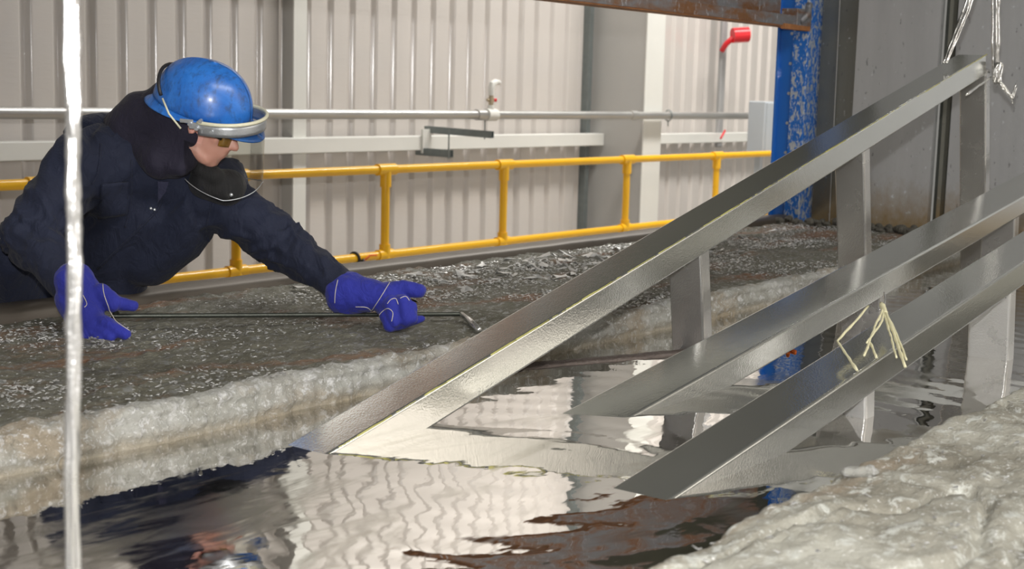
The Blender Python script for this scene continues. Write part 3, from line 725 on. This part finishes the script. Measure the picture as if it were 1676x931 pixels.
# which side faces the camera
side = -1 if (fs_.dot(RW.col[2]) > 0) else 1   # multiply side coordinates so + points to the lens
def body(mb, g=0., legs=True, head=True):
    mb.caps(K['CH'] + (K['NB'] - K['CH']) * .45, .105 + g, K['CH'], .135 + g)
    mb.caps(K['RS'].lerp(K['NB'], .35), .095 + g, K['LS'].lerp(K['NB'], .35), .095 + g)
    mb.caps(K['CH'], .145 + g, K['BE'], .15 + g); mb.caps(K['BE'], .15 + g, K['PE'], .155 + g)
    mb.caps(K['RS'], .085 + g, K['CH'], .12 + g); mb.caps(K['LS'], .085 + g, K['CH'].lerp(K['LS'], .3), .10 + g)
    mb.caps(K['RS'], .074 + g, K['RE'], .052 + g); mb.caps(K['RE'], .052 + g, K['RW'], .036 + g)
    mb.caps(K['LS'], .074 + g, K['LE'], .050 + g); mb.caps(K['LE'], .050 + g, K['LW'], .036 + g)
    if legs:
        for h, dx in ((hipL, .02), (hipR, -.02)):
            a, b, c = leg_pts(h, dx); mb.caps(a, .098 + g, b, .062 + g); mb.caps(b, .062 + g, c, .045 + g)
            if head: mb.caps(c + Vector((0, .02, -.04)), .045, c + Vector((.02, -.14, -.05)), .035)
    if head:
        mb.caps(K['NB'], .062, fp(-.01, .03, 0), .056)
        mb.ell(fp(-.012, -.045, 0), (ff, fs_, fdn), (.098, .078, .105))          # skull
        mb.ell(fp(.030, .035, 0), (ff, fs_, fdn), (.062, .058, .080))            # lower face
        mb.caps(fp(.055, .095, .012), .018, fp(.055, .095, -.012), .018)          # chin
        mb.caps(fp(.045, .085, .030), .022, fp(-.01, .065, .050), .022)          # jaw
        mb.caps(fp(.045, .085, -.030), .022, fp(-.01, .065, -.050), .022)
        mb.caps(fp(.078, -.022, .030), .014, fp(.078, -.022, -.030), .014)       # brow
        mb.caps(fp(.084, -.012, 0), .011, fp(.112, .028, 0), .013)               # nose
        mb.caps(fp(.095, .034, .011), .009, fp(.095, .034, -.011), .009)
        mb.caps(fp(.060, .015, .036), .020, fp(.060, .015, .044), .018); mb.caps(fp(.060, .015, -.036), .020, fp(.060, .015, -.044), .018)  # cheeks
        mb.caps(fp(.088, .052, .012), .0065, fp(.088, .052, -.012), .0065)       # upper lip
        mb.caps(fp(.085, .064, .011), .0075, fp(.085, .064, -.011), .0075)       # lower lip
        for s in (1, -1):
            mb.ell(fp(-.005, .0, .080 * s), (ff, fs_, fdn), (.016, .009, .028), 12, 8)
            # hands inside the gauntlets
        mb.caps(K['RW'], .030, at(135, 510, 4.0), .028); mb.caps(K['LW'], .030, at(625, 492, 4.22), .028)
    return mb
remesh(body(MB(), -.004), 'body', M['skin'], .0075, pr, 2)
for s in (1, -1): MB().ell(fp(.078, -.004, .030 * s), (ff, fs_, fdn), (.012, .012, .012), 12, 8).build('eye', M['white'], pr, True)
# coverall
cov = body(MB(), .018, True, False)
cov.caps(K['LE'].lerp(K['LW'], .35), .062, K['LW'], .050); cov.caps(K['RE'].lerp(K['RW'], .2), .078, K['RW'] + Vector((0, 0, .01)), .055)
cov.caps(K['LE'], .072, K['LS'], .098); cov.caps(K['RE'], .082, K['RS'], .10)
cov.caps(at(20, 420, 4.35), .07, at(40, 520, 4.66), .12)
cov.caps(at(190, 400, 4.50), .11, at(175, 500, 4.62), .13); cov.caps(at(60, 500, 4.66), .12, at(190, 520, 4.66), .10)
cov.caps(at(155, 232, 4.42), .085, at(235, 225, 4.45), .09)
cov.caps(at(330, 330, 4.40), .09, at(240, 420, 4.5), .10); cov.caps(at(300, 300, 4.38), .08, at(360, 300, 4.42), .09)
segs = [(K['RS'], K['RE']), (K['RE'], K['RW']), (K['LS'], K['LE']), (K['LE'], K['LW']), (K['CH'], K['PE'])]
def folds(p, n):
    best = 9; ax = None; tt = 0
    for i, (a, b) in enumerate(segs):
        ab = b - a; t = max(0, min(1, (p - a).dot(ab) / ab.length_squared)); d = (p - a - ab * t).length / (1 if i < 4 else 2.0)
        if d < best: best = d; ax = ab.normalized(); tt = t; k = i
    q = p + Vector((k * 3.1, 0, 0))
    al = (p - segs[k][0]).dot(ax)
    if k < 4:
        u_, v_ = perp(ax); rel = p - segs[k][0]; an = math.atan2(rel.dot(u_), rel.dot(v_))
        q3 = Vector((al * 13 + .9 * math.sin(an + k), math.cos(an) * 1.1, math.sin(an) * 1.1 + k * 7))
        rdg = 1 - abs(noise.noise(q3)) * 2.6; rd2 = 1 - abs(noise.noise(q3 * 2.3 + Vector((5, 1, 2)))) * 2.4
        bend = .7 + .7 * (1 - min(1, abs(tt - (1 if k in (0, 2) else 0)) / .6)) + (.4 if k == 3 else 0)
        return (max(rdg, -.5) * .013 + max(rd2, -.5) * .004) * bend * (1 - .75 * tt if k in (1, 3) else 1) - .005
    s_ = p.dot(vdir(.62, .78, 0)); a_ = p.dot(vdir(.78, -.62, 0)); q3 = Vector((s_ * 7 + noise.noise(p * 3) * .8, a_ * 1.6, 3.3))
    rdg = 1 - abs(noise.noise(q3)) * 2.8; rd2 = 1 - abs(noise.noise(q3 * 2.1 + Vector((2, 7, 1)))) * 2.4
    return max(rdg, -.5) * .020 + max(rd2, -.5) * .008 - .008
co_ = remesh(cov, 'coverall', M['navy'], .009, pr, 4, folds)
# placket, seams, studs, pockets on coverall
def ray_hit(obj, px, py):
    o = CAM - obj.matrix_world.translation; d = (RW @ Vector(((px - 838) / F, (py - 465.5) / F, 1))).normalized()
    ok, loc, nor, idx = obj.ray_cast(CAM, d)
    return (loc, nor) if ok else (None, None)
bpy.context.view_layer.update()
def on_cloth(obj, pts, lift=.003):
    out = []
    for i in range(len(pts) - 1):
        for k in range(9 if i == len(pts) - 2 else 8):
            t = k / 8; P4 = [pts[max(i - 1, 0)], pts[i], pts[i + 1], pts[min(i + 2, len(pts) - 1)]]
            x_, y_ = [.5 * (2 * b_ + (c_ - a_) * t + (2 * a_ - 5 * b_ + 4 * c_ - d_) * t * t + (3 * b_ - a_ - 3 * c_ + d_) * t ** 3) for a_, b_, c_, d_ in zip(*P4)]
            L_, n_ = ray_hit(obj, x_, y_)
            if L_: out.append(L_ + n_ * lift)
    return out
def seam(obj, pts, r, mat, nm, parent, lift=.001):
    P_ = on_cloth(obj, pts, lift)
    if len(P_) > 2: MB().path(P_, r, 6).build(nm, mat, parent, True)
seam(co_, [(258, 300), (262, 335), (230, 372), (160, 440)], .004, M['navy'], 'front_placket', co_)
seam(co_, [(346, 330), (338, 372), (342, 395)], .003, M['navy'], 'sleeve_seam', co_)
seam(co_, [(215, 262), (214, 330), (205, 372)], .003, M['navy'], 'pocket_seam', co_)
seam(co_, [(150, 300), (160, 280), (165, 235)], .003, M['navy'], 'sleeve_seam', co_)
for px, py in ((247, 341), (253, 343)):
    L_, n_ = ray_hit(co_, px, py)
    if L_: MB().ell(L_ + n_ * .002, (*perp(n_), n_), (.005, .005, .003), 10, 6).build('press_stud', M['alu'], co_, True)
# collar flap (lighter triangle)
def patch(obj, quad, nm, mat, parent, th=.004, n=10):
    rows = []
    for i in range(n + 1):
        row = []
        for j in range(n + 1):
            u, v = i / n, j / n
            a = Vector(quad[0]).lerp(Vector(quad[1]), u); b = Vector(quad[3]).lerp(Vector(quad[2]), u); c = a.lerp(b, v)
            L_, n_ = ray_hit(obj, c.x, c.y)
            if L_ is None: return
            row.append(L_ + n_ * th)
        rows.append(row)
    o = grid(nm, rows, mat, parent); s = o.modifiers.new('s', 'SOLIDIFY'); s.thickness = .004; return o
M['collar'] = mat_cloth('faded_collar_cloth', (.018, .019, .045), (.026, .028, .06))
patch(co_, [(258, 296), (276, 296), (272, 312), (259, 330)], 'collar_flap', M['collar'], co_)
patch(co_, [(165, 300), (210, 296), (208, 350), (162, 356)], 'chest_pocket', M['navy'], co_)

# hood (snood)
hb = MB()
hb.caps(at(288, 188, 4.29), .108, at(240, 212, 4.36), .118)
hb.caps(at(300, 215, 4.27), .092, at(285, 245, 4.28), .090)
hb.caps(at(240, 212, 4.37), .115, at(218, 212, 4.41), .09)
hb.caps(at(288, 240, 4.27), .075, at(272, 262, 4.26), .055)
hb.caps(at(220, 205, 4.38), .07, at(196, 192, 4.40), .030); hb.caps(at(312, 222, 4.23), .042, at(306, 262, 4.23), .040)
hb.caps(at(215, 200, 4.36), .05, at(262, 262, 4.25), .06); hb.caps(at(262, 262, 4.25), .05, at(296, 272, 4.22), .035)
def hfold(p, n):
    s_ = p.dot(vdir(.6, -.8, 0)); return .010 * math.sin(s_ * 34 + 3 * noise.noise(p * 5)) * noise.noise(p * 3 + Vector((4, 4, 4))) * 2 + .006 * noise.noise(p * 10)
hood = remesh(hb, 'hood', M['hoodcloth'], .0075, pr, 6, hfold)
sb = MB(); sb.caps(at(335, 300, 4.30), .050, at(372, 308, 4.33), .058); sb.caps(at(328, 276, 4.27), .030, at(352, 288, 4.27), .030)
remesh(sb, 'scarf', M['scarf'], .0075, pr, 3, lambda p, n: .006 * noise.noise(p * 14))

# safety glasses
gl = MB()
lens = []
for i in range(9):
    a = -.95 + 1.9 * i / 8
    lens.append([fp(.050 + .050 * math.cos(a), -.002 + .034 * j / 4, .070 * math.sin(a)) for j in range(5)])
g = grid('safety_glasses', lens, M['amber'], pr); sg = g.modifiers.new('s', 'SOLIDIFY'); sg.thickness = .002
for s in (1, -1): MB().path([fp(.085, .004, .060 * s), fp(.045, .002, .079 * s), fp(-.01, -.004, .084 * s)], [.008, .006, .004], 8).build('temple', M['dark'], g, True)

# hard hat in the head frame
HC = at(333, 178, 4.25)
def hp(a, b, c): return HC + hf * a + hu * b + hr * c
hrows = []; NA = 64
for j in range(17):
    t = j / 16; el_ = t * PI / 2; row = []
    for k_ in range(NA + 1):
        a = 2 * PI * k_ / NA; ca, sa = math.cos(a), math.sin(a); cr_ = math.cos(el_) ** .85
        rf = .150 if ca > 0 else .158
        x_ = rf * ca * cr_; y_ = .122 * sa * cr_; z_ = .150 * math.sin(el_) ** .95
        # raised crown ridges
        rg = max(0, 1 - abs(y_) / .022) * .004 * (1 if t > .25 else t * 4)
        row.append(hp(x_, z_ + rg, y_))
    hrows.append(row)
hat = grid('hard_hat', hrows, M['hat'], pr); tag(hat, 'scuffed blue hard hat'); ss = hat.modifiers.new('s', 'SOLIDIFY'); ss.thickness = .004; ss.offset = -1
brows = []
for k_ in range(NA + 1):
    a = 2 * PI * k_ / NA; ca, sa = math.cos(a), math.sin(a); rf = .150 if ca > 0 else .158
    w_ = .012 + .040 * max(0, ca) ** 3 + .010 * max(0, -ca); dr = -.008 - .020 * max(0, ca) ** 2 - .012 * max(0, -ca)
    row = []
    for j in range(6):
        t = j / 5; row.append(hp((rf + w_ * t) * ca, .004 * (1 - t) + dr * t, (.122 + w_ * .9 * t) * sa))
    brows.append(row)
bo = grid('hat_brim', brows, M['hat'], hat); ss = bo.modifiers.new('s', 'SOLIDIFY'); ss.thickness = .004
# cord over the back of the hat
cp = [hp(-.055, -.012, .142 * (-1 if hr.dot(RW.col[2]) > 0 else 1))]
cs = -1 if hr.dot(RW.col[2]) > 0 else 1      # hat side toward the lens
beige = [hp(-.01, -.030, .134 * cs), hp(-.055, .0, .132 * cs), hp(-.092, .030, .110 * cs)]
MB().path(beige, .003, 8).build('spring_cord', M['cream'], hat, True)
blk = []
for i in range(15):
    t = i / 14; a = PI * (.04 + .92 * t); blk.append(hp(-.092 - .050 * math.sin(a), .030 + .060 * math.sin(a), .110 * cs * math.cos(a)))
MB().path(blk, .0055, 8).build('elastic_cord', M['hatdark'], hat, True)
# face shield: carrier band, cream edge, pivot hardware, clear visor
sh = bpy.data.objects.new('face_shield', None); COL.objects.link(sh); sh.parent = pr; sh.location = (0, 0, 0); sh.matrix_parent_inverse = Matrix.Translation(-pr.location)
tag(sh, 'scratched clear face shield on an aluminium carrier')
SC = at(372, 192, 4.22)
sd_ = vdir(-.07, .92, .38); sf = vdir(.97, .10, -.05); sf = (sf - sd_ * sf.dot(sd_)).normalized(); sr = sd_.cross(sf).normalized()
srs = -1 if sr.dot(RW.col[2]) > 0 else 1
def sp(a, b, c): return SC + sf * a + sd_ * b + sr * c * srs
def ringp(a, b, ex=0):
    c_ = math.cos(a); s_ = math.sin(a); return sp((.112 + ex) * c_ if c_ > 0 else .155 * c_, b, (.118 + ex) * s_)
arc = [ -1.95 + 3.9 * i / 48 for i in range(49)]
band = grid('carrier_band', [[ringp(a, -.006 + .034 * j / 3, .004) for j in range(4)] for a in arc], M['alu'], sh); q_ = band.modifiers.new('s', 'SOLIDIFY'); q_.thickness = .003
MB().path([ringp(a, -.010, .005) for a in arc], .0058, 8).build('cream_edge', M['cream'], band, True)
MB().path([ringp(a, .030, -.02) for a in arc if abs(a) < 1.5], .004, 8).build('inner_edge', M['cream'], band, True)
def vtop(a): return .02
def vbot(a): return .195 + .03 * math.sin(min(abs(a), 1.6)) - .05 * max(0, abs(a) - 1.4) ** 1.3
va = [-2.35 + 4.7 * i / 60 for i in range(61)]
vz = grid('visor', [[ringp(a, vtop(a) * (1 - j / 12) + vbot(a) * j / 12 if abs(a) < 1.85 else (.055 * (1 - j / 12) + vbot(a) * j / 12), .0 - .006 * j / 12) for j in range(13)] for a in va], M['visor'], sh)
MB().path([ringp(a, vbot(a) + .001, -.006) for a in va], .0016, 6).build('visor_edge', M['alu'], vz, True)
for a, b in ((1.2, .205),): MB().ell(ringp(a, b, .001), (sf, sd_, sr), (.006, .006, .005), 10, 6).build('visor_stud', M['alu'], vz, True)
# pivot hardware by the ear
pv = ringp(1.95, .0, .006)
m = MB(); m.box(pv, (.050, .020, .007), (sf, sd_, sr)); m.box(pv + sf * -.032 + sd_ * -.012, (.040, .012, .006), (sf, sd_, sr)); m.box(pv + sf * .035 + sd_ * .010, (.05, .024, .005), (sf, sd_, sr))
m.build('pivot_bracket', M['alu'], sh, bevel=.002)
for da, db in ((.012, -.018), (.0, .006), (-.02, -.006), (.045, .012)):
    MB().tube(pv + sf * da + sd_ * db, pv + sf * da + sd_ * db + sr * srs * .012, .006, 10).build('wing_nut', M['alu'], sh, 'auto')

# gauntlets
LG = MB()
LG.caps(at(568, 481, 4.27), .069, at(600, 484, 4.24), .052); LG.caps(at(570, 481, 4.27), .069, at(572, 481, 4.27), .069); LG.caps(at(600, 482, 4.24), .050, at(632, 486, 4.22), .043)
LG.caps(at(632, 478, 4.23), .034, at(662, 474, 4.22), .027); LG.caps(at(660, 473, 4.22), .0265, at(686, 475, 4.21), .0225)   # thumb stretched forward
LG.caps(at(632, 500, 4.22), .036, at(650, 520, 4.20), .036)                                    # palm under the rod
for (x0, y0, x1, y1, x2, y2, r) in ((625, 500, 640, 496, 645, 527, .0205), (645, 496, 661, 493, 665, 524, .0215), (662, 508, 673, 502, 676, 522, .018)):
    LG.caps(at(x0, y0, 4.21), r, at(x1, y1, 4.175), r); LG.caps(at(x1, y1, 4.175), r, at(x2, y2, 4.16), r * .95)
LG.caps(at(650, 528, 4.18), .022, at(690, 522, 4.20), .0125); LG.caps(at(632, 516, 4.19), .024, at(638, 532, 4.17), .022)
lg = remesh(LG, 'glove', M['glove'], .0045, pr, 3, lambda p, n: .0035 * noise.noise(p * 22) + .0015 * noise.noise(p * 60)); lg['label'] = 'blue suede gauntlet on the outstretched arm'
RG = MB()
RG.caps(at(122, 462, 4.04), .060, at(140, 490, 4.01), .056); RG.caps(at(118, 490, 4.03), .050, at(140, 520, 3.99), .054)
RG.caps(at(140, 515, 3.98), .052, at(152, 540, 3.95), .042); RG.caps(at(165, 480, 4.0), .030, at(185, 496, 3.99), .027)
RG.caps(at(185, 496, 4.0), .024, at(218, 500, 4.0), .0165)       # thumb
for (a, b, c, d, e, f, r) in ((150, 520, 178, 532, 205, 547, .021), (140, 530, 162, 540, 180, 552, .021), (130, 535, 148, 545, 160, 555, .021), (120, 530, 132, 542, 138, 553, .018)):
    RG.caps(at(a, b, 3.96), r * 1.15, at(c, d, 3.93), r); RG.caps(at(c, d, 3.93), r, at(e, f, 3.915), r * .85)
rg = remesh(RG, 'glove', M['glove'], .0045, pr, 3, lambda p, n: .0035 * noise.noise(p * 22) + .0015 * noise.noise(p * 60)); rg['label'] = 'blue suede gauntlet gripping the rod end on the rim'
bpy.context.view_layer.update()
for o_, pts in ((lg, [(638, 462), (622, 488), (608, 509)]), (lg, [(608, 509), (600, 503), (582, 502)]), (lg, [(553, 458), (549, 478), (548, 496)]),
                (lg, [(621, 534), (620, 518), (628, 508), (636, 505), (643, 512), (641, 526)]), (lg, [(634, 497), (640, 490), (648, 489), (652, 498)]), (lg, [(655, 488), (664, 485), (670, 492)]),
                (rg, [(168, 463), (170, 480), (177, 500), (186, 522), (212, 541)]), (rg, [(136, 483), (142, 497), (138, 503)])):
    seam(o_, pts, .0012, M['seam'], 'stitching', o_, .0006)
